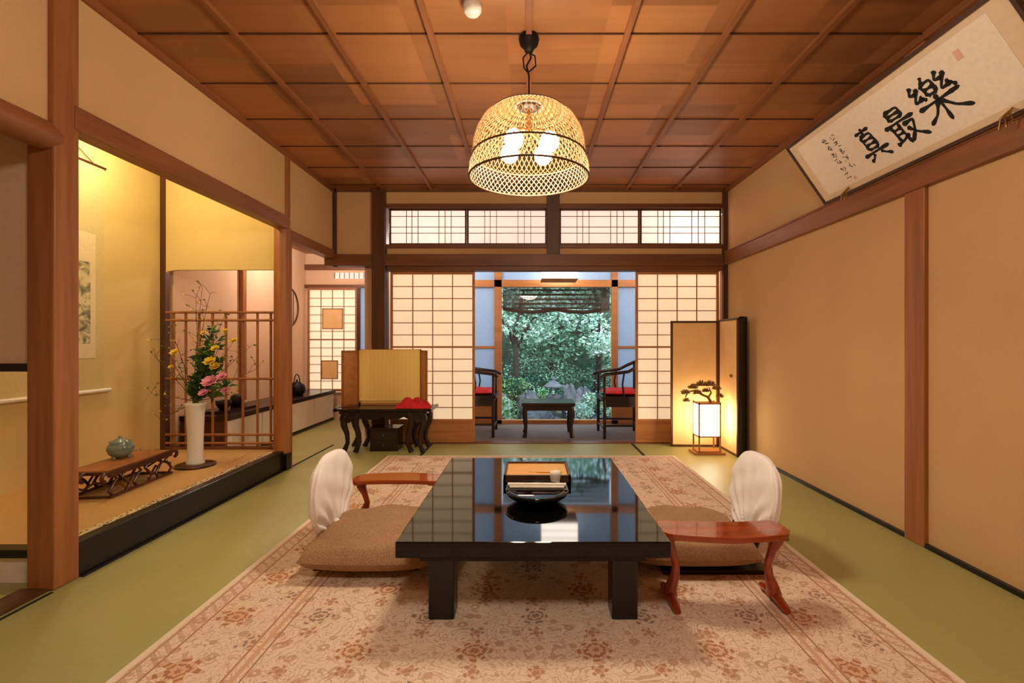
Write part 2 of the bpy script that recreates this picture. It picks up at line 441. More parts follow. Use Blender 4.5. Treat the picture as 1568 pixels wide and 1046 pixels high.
B('tatami_border_sill', -1.971, -1.952, 2.12, 4.85, 0, 0.003, heri)
B('wall_tokonoma', -3.13, -3.03, 2.08, 4.08, 0, ZC, plT)
B('ceiling_tokonoma', -3.03, -2.05, 2.11, 3.98, 2.5, 2.54, plT)
B('pillar_tokonoma_corner', -3.03, -2.985, 3.97, 4.02, 0.148, 2.5, wDark)
b = MB('wall_tokonoma_end')
pz = [(-2.985, 2.5), (-2.985, 1.60)]
for i in range(9):
    a = math.pi/2*i/8; pz.append((-2.985+0.13*(1-math.cos(a)), 1.60+0.025*math.sin(a)))
pz += [(-2.08, 1.625), (-2.08, 2.5)]
b.prism(pz, 3.975, 4.01, plT, 'XZ'); b.finish()
b = MB('tokonoma_lattice_screen')
for x in (-2.93, -2.83, -2.72, -2.61, -2.50, -2.36, -2.24, -2.13):
    b.tube([(x, 3.99, 0.16), (x, 3.99, 1.28)], 0.010, wZ, 8)
for z in (1.275, 1.21, 0.73, 0.27, 0.20):
    b.tube([(-2.985, 3.975, z), (-2.085, 3.975, z)], 0.0105, wZ, 8)
b.box(-2.985, -2.09, 3.97, 4.01, 0.148, 0.172, wX)
b.finish()
# scroll
scp = plaster('scroll_silk', rgb(208, 190, 138), 60); scw = plaster('scroll_paper', rgb(224, 208, 170), 40)
m, nt, bs = newmat('ink_painting')
o = objcoord(nt); f = noise(nt, mapping(nt, (1, 1.2, 1.6), o), 9, 8, 1.5)
nt.links.new(ramp(nt, f, [(0.36, rgb(100, 98, 80)), (0.48, rgb(168, 160, 126)), (0.58, rgb(212, 200, 160))]), bs.inputs['Base Color']); inkp = m
b = MB('hanging_scroll')
xw = -3.028
b.box(xw, xw+0.006, 2.76, 3.44, 0.69, 2.26, scp)
b.box(xw+0.006, xw+0.008, 2.83, 3.37, 0.92, 1.78, scw)
b.box(xw+0.008, xw+0.009, 2.87, 3.33, 1.02, 1.58, inkp)
b.tube([(xw+0.016, 2.72, 0.69), (xw+0.016, 3.48, 0.69)], 0.014, white, 10)
b.tube([(xw+0.008, 2.75, 2.265), (xw+0.008, 3.45, 2.265)], 0.008, rose, 8)
b.tube([(xw+0.01, 2.85, 2.27), (xw+0.006, 3.1, 2.42), (xw+0.01, 3.35, 2.27)], 0.003, rose, 6)
b.finish()

# stand in tokonoma
b = MB('display_stand')
b.M = Matrix.Translation((-2.50, 2.98, 0.148)) @ Matrix.Rotation(math.radians(5), 4, 'Z')
hw, hl, ht = 0.125, 0.29, 0.155
b.box(-hw, hw, -hl, hl, ht-0.018, ht, rose); b.box(-hw+.02, hw-.02, -hl+.02, hl-.02, ht, ht+0.002, wZ)
for sgn in (-1, 1):
    pts = [(0, sgn*(hl-0.01)), (0, sgn*(hl+0.02)), (0, sgn*(hl+0.035)), (0, sgn*(hl+0.03)), (0, sgn*(hl+0.015))]
    zs = [ht-0.009, ht-0.006, ht-0.025, ht-0.045, ht-0.05]
    for xx in (-hw+0.01, hw-0.01, 0):
        b.tube([(xx, p[1], z) for p, z in zip(pts, zs)], 0.011, rose, 8)
    x = sgn*(hw-0.012)
    b.box(x-0.01, x+0.01, -hl+0.02, hl-0.02, 0.0, 0.014, rose)
    b.box(x-0.009, x+0.009, -hl+0.02, hl-0.02, ht-0.036, ht-0.018, rose)
    for k in range(6):
        y = -hl+0.05+k*(2*hl-0.1)/5
        q = 0.03*(1 if k % 2 else -1)
        b.tube([(x, y, 0.01), (x, y+q, 0.04), (x, y, 0.075), (x, y-q, 0.10), (x, y, 0.13)], 0.0085, rose, 8)
    for k in (1, 3):
        y = -hl+0.05+(k+.5)*(2*hl-0.1)/5
        b.tube([(x, y-0.055, 0.07), (x, y-0.02, 0.05), (x, y+0.02, 0.09), (x, y+0.055, 0.07)], 0.007, rose, 6)
for y in (-hl+0.03, hl-0.03):
    b.box(-hw+0.01, hw-0.01, y-0.008, y+0.008, 0, 0.014, rose)
    b.tube([(-hw+0.01, y, 0.07), (-.03, y, 0.05), (.03, y, 0.09), (hw-0.01, y, 0.07)], 0.007, rose, 6)
b.finish(bevel=0.002)
b = MB('incense_burner')
c = (-2.56, 3.03, 0.3055)
b.lathe([(0.0, 0.01), (0.04, 0.01), (0.06, 0.03), (0.07, 0.06), (0.062, 0.085), (0.052, 0.092), (0.058, 0.105), (0.05, 0.106), (0.045, 0.095)], c, celad, 28)
b.lathe([(0.047, 0.10), (0.03, 0.118), (0.008, 0.124), (0.012, 0.135), (0.0, 0.14)], c, celad, 24)
for k in range(3):
    a = k*2.1+0.4; b.tube([(c[0]+0.04*math.cos(a), c[1]+0.04*math.sin(a), c[2]+0.02), (c[0]+0.045*math.cos(a), c[1]+0.045*math.sin(a), c[2])], [0.012, 0.009], celad, 8)
b.finish()

# vase of flowers
lgr = plain('leaf_green', rgb(80, 118, 44), 0.6, var=0.3); lgd = plain('leaf_dark', rgb(50, 80, 34), 0.6, var=0.3)
yel = plain('petal_yellow', rgb(238, 204, 40), 0.6); pink = plain('petal_pink', rgb(236, 150, 176), 0.6); twig = plain('twig', rgb(96, 70, 40), 0.8)
def leaf(b, p, d, L, w, m):
    d = Vector(d).normalized(); s = d.cross(Vector((random.uniform(-1, 1), random.uniform(-1, 1), random.uniform(-1, 1)))).normalized()
    n = d.cross(s)*L*0.12; p = Vector(p)
    b.add([p, p+d*L*0.45+s*w+n, p+d*L-n*0.6, p+d*L*0.45-s*w+n, p+d*L*0.5-n*0.2], [(0, 1, 4), (1, 2, 4), (0, 4, 3), (4, 2, 3)], m)
def blossom(b, c, r, n, layers, m, up=(0, -0.5, 0.6)):
    u = Vector(up).normalized(); a = u.orthogonal().normalized(); e = u.cross(a); c = Vector(c)
    for l in range(layers):
        tilt = 0.2+l*0.9/max(1, layers)
        for k in range(n):
            an = 2*math.pi*(k+0.5*l)/n
            o = (a*math.cos(an)+e*math.sin(an)); d = (o*math.cos(tilt)+u*math.sin(tilt)); s = o.cross(u)
            R = r*(1-0.18*l); w = R*0.42
            b.add([c, c+d*R*0.6+s*w, c+d*R+u*R*.12, c+d*R*0.6-s*w], [(0, 1, 2, 3)], m)
b = MB('vase_of_flowers')
vc = Vector((-2.38, 3.45, 0.149))
b.lathe([(0.0, 0.0), (0.125, 0.0), (0.13, 0.008), (0.12, 0.014), (0.0, 0.014)], vc, rose, 32)
b.lathe([(0.0, 0.014), (0.06, 0.015), (0.058, 0.03), (0.048, 0.06), (0.05, 0.2), (0.056, 0.36), (0.064, 0.43), (0.068, 0.45), (0.060, 0.452), (0.052, 0.43), (0.045, 0.3)], vc, white, 36)
top = vc+Vector((0, 0, 0.44))
def V(px, py, dy=0.0):
    s = 740.0/(3.45+dy); return Vector(((px-810)/s, 3.45+dy, 1.03-(py-522)/s))
def stem(p1, bend, r=0.003, m=None):
    p0 = top+Vector((random.uniform(-.02, .02), random.uniform(-.02, .02), -0.1))
    mid = (p0+p1)/2+Vector(bend)
    q0 = top+Vector((random.uniform(-.02, .02), 0, 0.02))
    pts = []
    for i in range(9):
        t = i/8; pts.append(q0*(1-t)**2+mid*2*t*(1-t)+p1*t*t)
    b.tube([p0]+pts, [r]*2+[r*(1-0.08*i) for i in range(8)], m or twig, 6); return pts
for (px, py, dy) in ((310, 438, 0.0), (300, 455, 0.05), (322, 448, -.03), (238, 545, .1), (232, 600, .05), (250, 520, 0), (245, 640, 0), (394, 562, -.1), (382, 530, 0), (370, 600, -.1), (260, 500, -.1), (345, 480, 0)):
    pts = stem(V(px, py, dy), (random.uniform(-.04, .04), 0, 0.06), 0.0026)
    for p in pts[3:]:
        for _ in range(2):
            q = p+Vector((random.uniform(-.07, .07), random.uniform(-.06, .06), random.uniform(0, .08)))
            b.tube([p, (p+q)/2+Vector((0, 0, .008)), q], [.0014, .0012, .001], twig, 4)
            for _ in range(2):
                leaf(b, q, (random.uniform(-1, 1), random.uniform(-1, 1), random.uniform(0, 1)), .018, .006, random.choice([lgr, lgd, yel]))
for (px, py, dy) in ((322, 505, 0), (316, 530, .04), (332, 520, -.03), (312, 560, 0), (325, 575, .03), (340, 555, 0), (300, 585, 0), (345, 590, -.05), (308, 545, -.05)):
    pts = stem(V(px, py, dy), (0, 0, .05), .004, lgr)
    for i, p in enumerate(pts[2:]):
        for _ in range(7):
            d = Vector((random.uniform(-1, 1), random.uniform(-1, 1), random.uniform(-.2, 1)))
            leaf(b, p+d*0.01, d, random.uniform(.04, .08), random.uniform(.010, .018), random.choice([lgr, lgr, lgd]))
for (px, py, r) in ((268, 538, .035), (322, 552, .048), (358, 520, .032), (330, 532, .034), (345, 505, .025), (262, 560, .02), (312, 508, .024), (330, 560, .04)):
    stem(V(px, py), (0, 0, .04), .0025, lgr); blossom(b, V(px, py, -.07), r, 7, 3, yel)
for (px, py, r) in ((322, 583, .055), (340, 575, .036), (312, 600, .034), (345, 596, .03)):
    blossom(b, V(px, py, -.09), r*1.1, 9, 5, pink)
b.finish()

# ------------------------------------------------------------------ side room
B('wall_side_left', -3.12, -3.0, 4.08, 6.6, 0, 2.3, plP)
B('ceiling_side', -3.1, -1.6, YB+0.1, 6.6, 2.22, 2.28, ceilm)
B('ceiling_side_front', -3.1, XL-0.06, 4.05, YB+0.1, 2.22, 2.28, ceilm)
b = MB('wall_side_back'); b.box(-3.0, -1.6, 6.5, 6.6, 1.78, 2.22, plP); b.box(-3.0, -2.96, 6.5, 6.6, 0, 1.8, plP); b.box(-3.0, -2.3, 6.5, 6.6, 0, 0.36, plP); b.finish()
B('wall_side_right', -1.70, -1.62, YB+0.1, 6.6, 0, 2.28, plP)
b = MB('trim_10'); b.box(-3.0, -1.7, 6.46, 6.5, 2.0, 2.07, wX); b.box(-3.0, -1.7, 6.46, 6.5, 1.76, 1.80, wX); b.box(-3.0, -2.965, 4.08, 5.02, 1.9, 1.94, wY)
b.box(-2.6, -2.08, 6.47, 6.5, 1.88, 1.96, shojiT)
for i in range(9):
    b.box(-2.6+i*0.065, -2.594+i*.065, 6.46, 6.47, 1.88, 1.96, wDark)
b.finish()
b = MB('pillar_side'); b.box(-3.0, -2.955, 5.0, 5.06, 0.43, 2.22, wZ); b.finish()
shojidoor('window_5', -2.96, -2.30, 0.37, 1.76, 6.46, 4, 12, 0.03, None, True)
b = MB('window_6')
b.box(-2.30, -2.26, 6.46, 6.5, 0, 1.76, wDark); b.box(-2.0, -1.96, 6.46, 6.5, 0, 1.76, wDark); b.box(-2.26, -2.0, 6.46, 6.5, 0.0, 0.35, wDark); b.box(-1.96, -1.70, 6.46, 6.5, 0, 1.76, wDark)
b.box(-2.26, -2.0, 6.48, 6.485, 0.35, 1.76, frost); b.finish()
b = MB('window_round')
pts = [(-2.99, 6.02+0.24*math.cos(a), 1.47+0.24*math.sin(a)) for a in [2*math.pi*i/32 for i in range(33)]]
b.tube(pts, 0.012, wDark, 8)
b.M = Matrix.Translation((-2.996, 6.02, 1.47)) @ Matrix.Rotation(math.pi/2, 4, 'Y')
b.lathe([(0.0, 0.0), (0.235, 0.0)], (0, 0, 0), plP, 32)
for k in (-.12, -.04, .04, .12): b.box(-.2, .2, k-.004, k+.004, 0.001, .008, wDark)
b.finish()
b = MB('low_cabinet')
b.box(-2.975, -2.60, 4.12, 6.42, 0.03, 0.36, wDark); b.box(-2.975, -2.57, 4.11, 6.43, 0.36, 0.40, ebony); b.box(-2.975, -2.59, 4.12, 6.42, 0, 0.03, ebony)
for i in range(4):
    y0 = 4.14+i*0.57; b.box(-2.60, -2.588, y0, y0+0.55, 0.04, 0.35, wasp)
b.finish(bevel=0.002)
b = MB('iron_kettle')
c = (-2.76, 5.75, 0.40)
b.lathe([(0, 0), (0.06, 0), (0.09, 0.03), (0.10, 0.07), (0.085, 0.12), (0.05, 0.145), (0.045, 0.155), (0.0, 0.165), (0, .17)], c, iron, 24)
b.sphere((c[0], c[1], c[2]+.175), .013, iron)
b.tube([(c[0], c[1]-.09, c[2]+.09), (c[0], c[1]-.13, c[2]+.11), (c[0], c[1]-.14, c[2]+.14)], [.018, .013, .01], iron, 8)
b.tube([(c[0], c[1]+.075*math.cos(a), c[2]+.12+.13*math.sin(a)) for a in [math.pi*i/12 for i in range(13)]], .006, iron, 8)
b.finish()
b = MB('tea_bowl_tray')
b.box(-2.92, -2.66, 4.25, 4.75, 0.40, 0.42, ebony); b.lathe([(0, 0), (.03, 0), (.06, .04), (.065, .08), (.06, .08), (.05, .03), (0, .02)], (-2.78, 4.4, .42), iron, 20)
b.lathe([(0, 0), (.05, 0), (.06, .05), (.05, .1), (.0, .12)], (-2.78, 4.6, .42), iron, 20); b.finish()

# ------------------------------------------------------------------ rug and tatami borders
HX, HY = 1.29, 1.75
b = MB('rug'); b.box(0.02-HX, 0.02+HX, 0.85, 4.35, 0.0, 0.010, mat_rug(HX, HY)); b.finish(origin=(0.02, 2.6, 0))
b = MB('tatami_border')
for x in (-0.985, 1.045): b.box(x-0.014, x+0.014, 4.36, YB-0.001, 0, 0.0015, heri)
b.finish()

# ------------------------------------------------------------------ table
b = MB('low_dining_table')
x0, x1, y0, y1 = -0.466, 0.495, 1.68, 2.91
b.box(x0, x1, y0, y1, 0.278, 0.335, black)
b.box(x0+0.07, x1-0.07, y0+0.07, y1-0.07, 0.235, 0.278, black)
for lx in (-0.37, 0.305):
    for ly in (1.775, 2.72): b.box(lx, lx+0.095, ly, ly+0.095, 0.0102, 0.278, blackm)
b.finish(bevel=0.005)
ZT = 0.3352
m, nt, bs = newmat('gold_lacquer_paper'); bs.inputs['Base Color'].default_value = rgb(224, 164, 76); bs.inputs['Roughness'].default_value = .5
gold = m
b = MB('stationery_box')
bx0, bx1, by0, by1 = -0.125, 0.205, 2.36, 2.64
b.box(bx0, bx1, by0, by1, ZT, ZT+0.012, black)
for a in ((bx0, bx0+.012, by0, by1), (bx1-.012, bx1, by0, by1), (bx0, bx1, by0, by0+.012), (bx0, bx1, by1-.012, by1)):
    b.box(a[0], a[1], a[2], a[3], ZT, ZT+0.045, wDark)
b.box(bx0+.013, bx1-.013, by0+.013, by1-.013, ZT+.012, ZT+.036, gold)
b.box(-0.10, 0.04, 2.39, 2.55, ZT+.036, ZT+.038, gold); b.box(0.0, 0.17, 2.44, 2.60, ZT+.038, ZT+.040, gold)
b.finish(bevel=0.002)
b = MB('round_lacquer_tray')
c = (0.035, 2.12, ZT)
b.lathe([(0, 0.0), (0.085, 0), (0.095, 0.01), (0.13, 0.03), (0.138, 0.05), (0.132, 0.05), (0.118, 0.03), (0.08, 0.016), (0, 0.016)], c, black, 48)
b.finish()
b = MB('writing_set')
b.tube([(-0.095, 2.16, ZT+.060), (0.165, 2.155, ZT+.060)], .008, wasp, 10); b.tube([(-0.085, 2.13, ZT+.058), (0.155, 2.125, ZT+.058)], .006, wasp, 10)
b.box(-0.1, 0.17, 2.10, 2.175, ZT+.0505, ZT+.053, blackm); b.finish()
b = MB('wooden_toothpick_holder')
b.lathe([(0, 0), (.026, 0), (.028, .012), (.02, .03), (.024, .05), (.027, .07), (.022, .082), (.0, .085)], (0.125, 2.30, ZT), wasp, 24)
b.finish()

# ------------------------------------------------------------------ floor chairs
def pillow(b, cx, cy, z0, w, d, h, m, n=30, p=4, sag=0.0):
    vs = []; fs = []
    for side in (1, -1):
        o = len(vs)
        for i in range(n+1):
            for j in range(n+1):
                u = -1+2*i/n; v = -1+2*j/n
                k = (max(0, 1-abs(u)**p)*max(0, 1-abs(v)**p))**0.42
                sx = 1-0.05*(v*v)**1 * 0.8; sy = 1-0.05*(u*u)
                z = z0+h*0.42+side*(h*0.55 if side > 0 else h*0.42)*k
                if side > 0: z += 0.008*math.sin(7*u+3*v)*k+0.005*math.sin(11*v-4*u)*k-sag*k*math.exp(-3*(u*u+v*v))
                vs.append((cx+u*w/2*sx, cy+v*d/2*sy, z))
        for i in range(n):
            for j in range(n):
                a = o+i*(n+1)+j; q = (a, a+n+1, a+n+2, a+1); fs.append(q if side > 0 else q[::-1])
    b.add(vs, fs, m, True)
def floor_chair(sg, cx, cy, lean, ccx, ccy, cw, cd, chh):
    b = MB('floor_chair')
    bx = cx
    xa, xb = sorted((bx+sg*0.01, bx-sg*0.46))
    b.box(xa, xb, cy-0.25, cy+0.21, 0.0105, 0.030, blackm)
    for yy in (-0.12, 0.12):
        b.tube([(bx-sg*0.02, cy+yy, 0.02), (bx+sg*0.01, cy+yy, 0.10), (bx+sg*0.03, cy+yy, 0.25)], 0.013, blackm, 8)
    n, k = 144, 44; vs = []; fs = []
    cz = 0.285
    for i in range(k+1):
        ph = math.pi*i/k; zz = -math.cos(ph); sp_ = max(0.0, math.sin(ph))
        for j in range(n):
            th = 2*math.pi*j/n
            wid = 0.232*(1+0.04*zz-0.10*max(0, -zz)**2)
            y = wid*sp_**0.72*math.sin(th)
            x = 0.042*math.copysign(abs(math.cos(th))**0.6, math.cos(th))*sp_**0.65
            gy, gz = (-0.30, -0.85)
            ang = math.atan2(zz-gz, y/0.23-gy); dist = math.hypot(zz-gz, y/0.23-gy)
            fall = math.exp(-dist*1.15)*min(1, dist*4)
            pl = 0.015*math.sin(ang*17+1.0*math.sin(dist*4))*fall
            crease = 0.003*math.sin(zz*9+y*22)*sp_
            ruff = 0.006*math.sin(th*26)*(1-min(1, abs(math.cos(th))*1.6))
            x += math.copysign(1, math.cos(th))*(pl+crease)*min(1, abs(math.cos(th))*3)
            z = zz*0.20
            vs.append((bx+sg*(0.02+lean*(z+0.20))+x, cy+y*(1+ruff*2), cz+z))
    for i in range(k):
        for j in range(n):
            fs.append((i*n+j, i*n+(j+1) % n, (i+1)*n+(j+1) % n, (i+1)*n+j))
    b.add(vs, fs, cloth, True)
    for t in (-1, 1):
        b.tube([(bx-sg*0.03, cy-0.08, 0.17), (bx-sg*.045, cy-0.08+t*.03, .15), (bx-sg*.04, cy-0.08+t*.045, 0.125)], [.007, .009, .004], cloth, 6)
    b.sphere((bx-sg*.03, cy-.08, .17), .013, cloth)
    b.finish(origin=(cx-sg*0.2, cy, 0.0105))
    c = MB('floor_cushion')
    pillow(c, ccx, ccy, 0.0305, cw, cd, chh, burlap)
    c.finish()
floor_chair(-1, -0.955, 2.41, 0.02, -0.70, 2.33, 0.60, 0.60, 0.15)
floor_chair(1, 1.05, 2.37, 0.15, 0.745, 2.36, 0.58, 0.56, 0.14)

def armrest(cx, cy, sgn, zt=0.30):
    b = MB('armrest')
    L = 0.255
    n = 24; outer = []; inner = []
    for i in range(n+1):
        t = -1+2*i/n
        x = L*t; yc = 0.035*(t*t)*sgn
        w = 0.085*(1-0.12*abs(t))*(1-max(0, abs(t)-0.82)**2*14)
        outer.append((cx+x, cy+yc-w)); inner.append((cx+x, cy+yc+w))
    poly = outer+inner[::-1]
    b.prism(poly, zt-0.022, zt, redlac, 'XY')
    for s in (-1, 1):
        x = cx+s*0.185
        y = cy+0.02*sgn
        b.tube([(x+s*0.025, y, zt-0.02), (x+s*0.03, y, zt-0.05), (x+s*.012, y, zt-0.09), (x-s*0.004, y, zt-0.14), (x+s*0.0, y, .11), (x+s*.016, y, .065), (x+s*.02, y, .038)],
               [0.030, 0.027, 0.017, 0.015, 0.018, 0.024, 0.03], redlac, 14)
        b.tube([(x+s*.02, y-0.10, 0.024), (x+s*.02, y-0.085, 0.028), (x+s*.02, y-0.03, 0.038), (x+s*.02, y+.03, .038), (x+s*.02, y+.085, .028), (x+s*.02, y+.10, .024)],
               [.013, .016, .019, .019, .016, .013], redlac, 10)
        b.box(x-0.035+s*.02, x+.035+s*.02, y-.05, y+.05, zt-.034, zt-.021, redlac)
    b.finish(bevel=0.004)
armrest(0.76, 1.885, 1)
armrest(-0.735, 2.76, -1, 0.265)

# ------------------------------------------------------------------ pendant lamp
PX, PY = 0.0, 2.45
bam = paper('bamboo_strip', rgb(112, 82, 52), 0.25)
baml = paper('bamboo_strip_pale', rgb(158, 132, 98), 0.25)
bamd = plain('bamboo_rim', rgb(80, 54, 32), 0.5)
b = MB('pendant_lamp')
prof = [(0.300, 1.862), (0.303, 1.885), (0.300, 1.92), (0.290, 1.95), (0.279, 1.972), (0.283, 2.0), (0.278, 2.05), (0.262, 2.10), (0.232, 2.15), (0.185, 2.19), (0.12, 2.218), (0.07, 2.226)]
def pr(t):
    t = max(0, min(0.9999, t))*(len(prof)-1); i = int(t); f = t-i
    return (prof[i][0]*(1-f)+prof[i+1][0]*f, prof[i][1]*(1-f)+prof[i+1][1]*f)
NS = 66; SEG = 33; TW = 1.0
for dr in (1, -1):
    for k in range(NS):
        vs = []
        a0 = 2*math.pi*k/NS
        for i in range(SEG+1):
            t = i/SEG; r, z = pr(t); a = a0+dr*TW*t
            r += 0.0015*dr
            hwid = 0.0027/r if r > .1 else .0027/.1*.8
            for sgn in (-1, 1):
                aa = a+sgn*hwid; vs.append((PX+r*math.cos(aa), PY+r*math.sin(aa), z))
        lo_ = [(2*i, 2*i+1, 2*i+3, 2*i+2) for i in range(12)]
        hi_ = [(2*i, 2*i+1, 2*i+3, 2*i+2) for i in range(SEG-12)]
        b.add(vs[:26], lo_, baml); b.add(vs[24:], hi_, bam)
def ring(r, z, rr, m, n=56):
    b.tube([(PX+r*math.cos(2*math.pi*i/n), PY+r*math.sin(2*math.pi*i/n), z) for i in range(n+1)], rr, m, 8)
ring(0.301, 1.862, 0.005, bamd); ring(0.282, 1.972, 0.005, bamd); ring(0.07, 2.226, 0.010, bamd); ring(.185, 2.191, .003, bamd)
b.lathe([(0.0, 2.24), (0.045, 2.24), (0.05, 2.23), (0.05, 2.21), (0.0, 2.21)], (PX, PY, 0), iron, 20)
b.tube([(PX-.07, PY, 2.226), (PX+.07, PY, 2.226)], .005, iron, 6); b.tube([(PX, PY-.07, 2.226), (PX, PY+.07, 2.226)], .005, iron, 6)
b.tube([(PX, PY, 2.22), (PX, PY, 2.09)], .014, brass, 10)
for k in range(4):
    a = math.pi/4+k*math.pi/2+0.15
    d = Vector((math.cos(a), math.sin(a), 0))
    c0 = Vector((PX, PY, 2.10))
    b.tube([c0, c0+d*.06+Vector((0, 0, -.01)), c0+d*.11+Vector((0, 0, -.035))], [.008, .008, .016], brass, 8)
    b.sphere(tuple(c0+d*.125+Vector((0, 0, -.085))), (.046, .046, .050), bulb, 20, 12)
b.tube([(PX, PY, 2.24), (PX, PY, 2.38), (PX-.012, PY, 2.43), (PX+.01, PY, 2.47), (PX, PY, 2.53)], .005, iron, 8)
b.tube([(PX+.0, PY, 2.40), (PX+.035, PY, 2.43), (PX+.03, PY, 2.48), (PX-.005, PY, 2.50), (PX-.03, PY, 2.47), (PX-.025, PY, 2.42), (PX, PY, 2.39)], .004, iron, 8)
b.lathe([(0, 2.50), (0.02, 2.50), (.028, 2.52), (.045, 2.535), (.052, 2.56), (.048, 2.58), (0, 2.58)], (PX, PY, 0), iron, 24)
b.finish()
b = MB('smoke_detector'); b.lathe([(0, 2.535), (.03, 2.535), (.042, 2.55), (.045, 2.58), (0, 2.58)], (-0.26, 2.22, 0), white, 28); b.finish()
fill_glow = emis('fill_lantern_glow', (1, 0.89, 0.74, 1), 48)  # emission for the added fill lantern
b = MB('unseen_fill_lantern')  # added out-of-frame lantern, there only to fill the room with light
b.sphere((0.0, 0.15, 2.24), (.22, .22, .13), fill_glow, 24, 14)
b.lathe([(0, 2.40), (.26, 2.36), (.265, 2.345), (0, 2.385)], (0, .15, 0), wZ, 32)  # lid added to keep the fill light off the ceiling
b.tube([(0, .15, 2.36), (0, .15, 2.58)], .006, iron, 8); b.lathe([(0, 2.56), (.05, 2.56), (.05, 2.58), (0, 2.58)], (0, .15, 0), iron, 16)
b.finish()

# ------------------------------------------------------------------ calligraphy
b = MB('framed_calligraphy')
bl = Vector((1.945, 3.17, 1.945)); tl = Vector((1.70, 3.17, 2.30)); H = (tl-bl).length; L = 1.44
vv = (tl-bl).normalized(); uu = Vector((0, -1, 0)); nn = uu.cross(vv).normalized()
if nn.x > 0: nn = -nn
M = Matrix.Identity(4)
for i in range(3): M[i][0] = uu[i]; M[i][1] = vv[i]; M[i][2] = nn[i]; M[i][3] = bl[i]
b.M = M
papr = plaster('calligraphy_paper', rgb(244, 228, 212), 50); mount = plaster('calligraphy_mount', rgb(230, 204, 174), 30)
b.box(0, L, 0, H, -0.012, 0.0, mount)
b.box(0.07, L-0.09, 0.035, H-0.035, 0, 0.0012, papr)
fr = wood('frame_dark', rgb(54, 30, 20), rgb(84, 48, 32), 'Y')
for a in ((-0.012, L+.012, -0.012, 0.004), (-0.012, L+.012, H-.004, H+.012), (-.012, .004, 0, H), (L-.004, L+.012, 0, H)):
    b.box(a[0], a[1], a[2], a[3], -0.016, 0.008, fr)
chars = {
 'gaku': [[(50, 102), (44, 90)], [(38, 88), (40, 62)], [(38, 88), (62, 89), (60, 62)], [(40, 75), (60, 76)], [(40, 63), (60, 63)],
          [(20, 96), (8, 80), (24, 78)], [(30, 88), (8, 60), (32, 64)], [(24, 70), (33, 56)],
          [(80, 98), (68, 82), (84, 80)], [(92, 90), (68, 61), (94, 64)], [(84, 72), (97, 54)],
          [(4, 44), (50, 47), (98, 50)], [(50, 60), (51, 30), (48, 0)], [(48, 45), (30, 22), (6, 8)], [(53, 45), (72, 22), (98, 8)]],
 'sai': [[(30, 100), (31, 74)], [(30, 100), (72, 101), (69, 74)], [(31, 88), (70, 88)], [(31, 76), (70, 76)], [(2, 62), (50, 65), (98, 66)],
         [(20, 62), (22, 14)], [(44, 64), (45, 0)], [(22, 48), (44, 49)], [(22, 34), (44, 35)], [(4, 10), (30, 16), (54, 26)],
         [(54, 52), (88, 55), (72, 26), (48, 2)], [(60, 42), (76, 20), (102, 2)]],
 'shin': [[(22, 92), (78, 95)], [(52, 104), (48, 82)], [(32, 80), (32, 34)], [(32, 80), (70, 81), (68, 34)], [(34, 65), (68, 66)], [(34, 50), (68, 50)], [(32, 35), (68, 35)],
          [(2, 22), (50, 25), (98, 27)], [(38, 20), (28, 8), (12, 0)], [(62, 21), (74, 10), (92, 0)]]}
def brush(pts, u0, v0, sz, wd):
    P = [Vector((u0+p[0]/100*sz+(p[1]-50)/100*sz*-.12, v0+p[1]/100*sz)) for p in pts]
    Q = []
    for i in range(len(P)-1):
        for k in range(8): Q.append(P[i].lerp(P[i+1], k/8))
    Q.append(P[-1])
    for _ in range(2):
        Q = [Q[0]]+[(Q[i-1]+Q[i]*2+Q[i+1])/4 for i in range(1, len(Q)-1)]+[Q[-1]]
    n = len(Q); vs = []; fs = []
    for i, q in enumerate(Q):
        t = (Q[min(i+1, n-1)]-Q[max(0, i-1)]).normalized(); s = Vector((-t.y, t.x)); f = i/(n-1)
        w = wd*(0.55+0.55*math.exp(-((f-.05)/.15)**2)+0.4*math.exp(-((f-.85)/.15)**2))*(1 if i not in (0, n-1) else .35)*(1+random.uniform(-.1, .1))
        for sg in (-1, 1): vs.append((q.x+s.x*w*sg, q.y+s.y*w*sg, 0.0018))
    for i in range(n-1): fs.append((2*i, 2*i+1, 2*i+3, 2*i+2))
    b.add(vs, fs, ink)
def yu(Y): return 3.17-Y
for nm, Y, sz, v0 in (('gaku', 2.16, 0.235, .095), ('sai', 2.385, 0.195, .085), ('shin', 2.60, 0.19, .09)):
    for st in chars[nm]: brush(st, yu(Y)-sz/2, v0, sz, 0.0118)
for col, (Y, n) in enumerate(((2.80, 5), (2.87, 6))):
    for k in range(n):
        for _ in range(5):
            a = (random.uniform(0, 100), random.uniform(0, 100)); c = (random.uniform(0, 100), random.uniform(0, 100))
            brush([a, c], yu(Y)-.02, .31-k*.048, .042, .0032)
seal = plain('seal_red', rgb(226, 180, 158), .8)
b.box(yu(1.99)-.01, yu(1.99)+.02, .30, .345, .0012, .0016, seal); b.box(yu(2.84), yu(2.84)+.022, .05, .07, .0012, .0016, seal)
b.M = Matrix.Identity(4)
for y in (2.92, 1.93):
    for k in range(3): b.tube([(1.93, y, 1.965), (1.90, y+.02*(k-1), 1.93), (1.905, y+.03*(k-1), 1.89)], .004, brass, 6)
    b.tube([(1.83, y, 2.14), (1.99, y, 2.3)], .003, iron, 6)
b.finish()

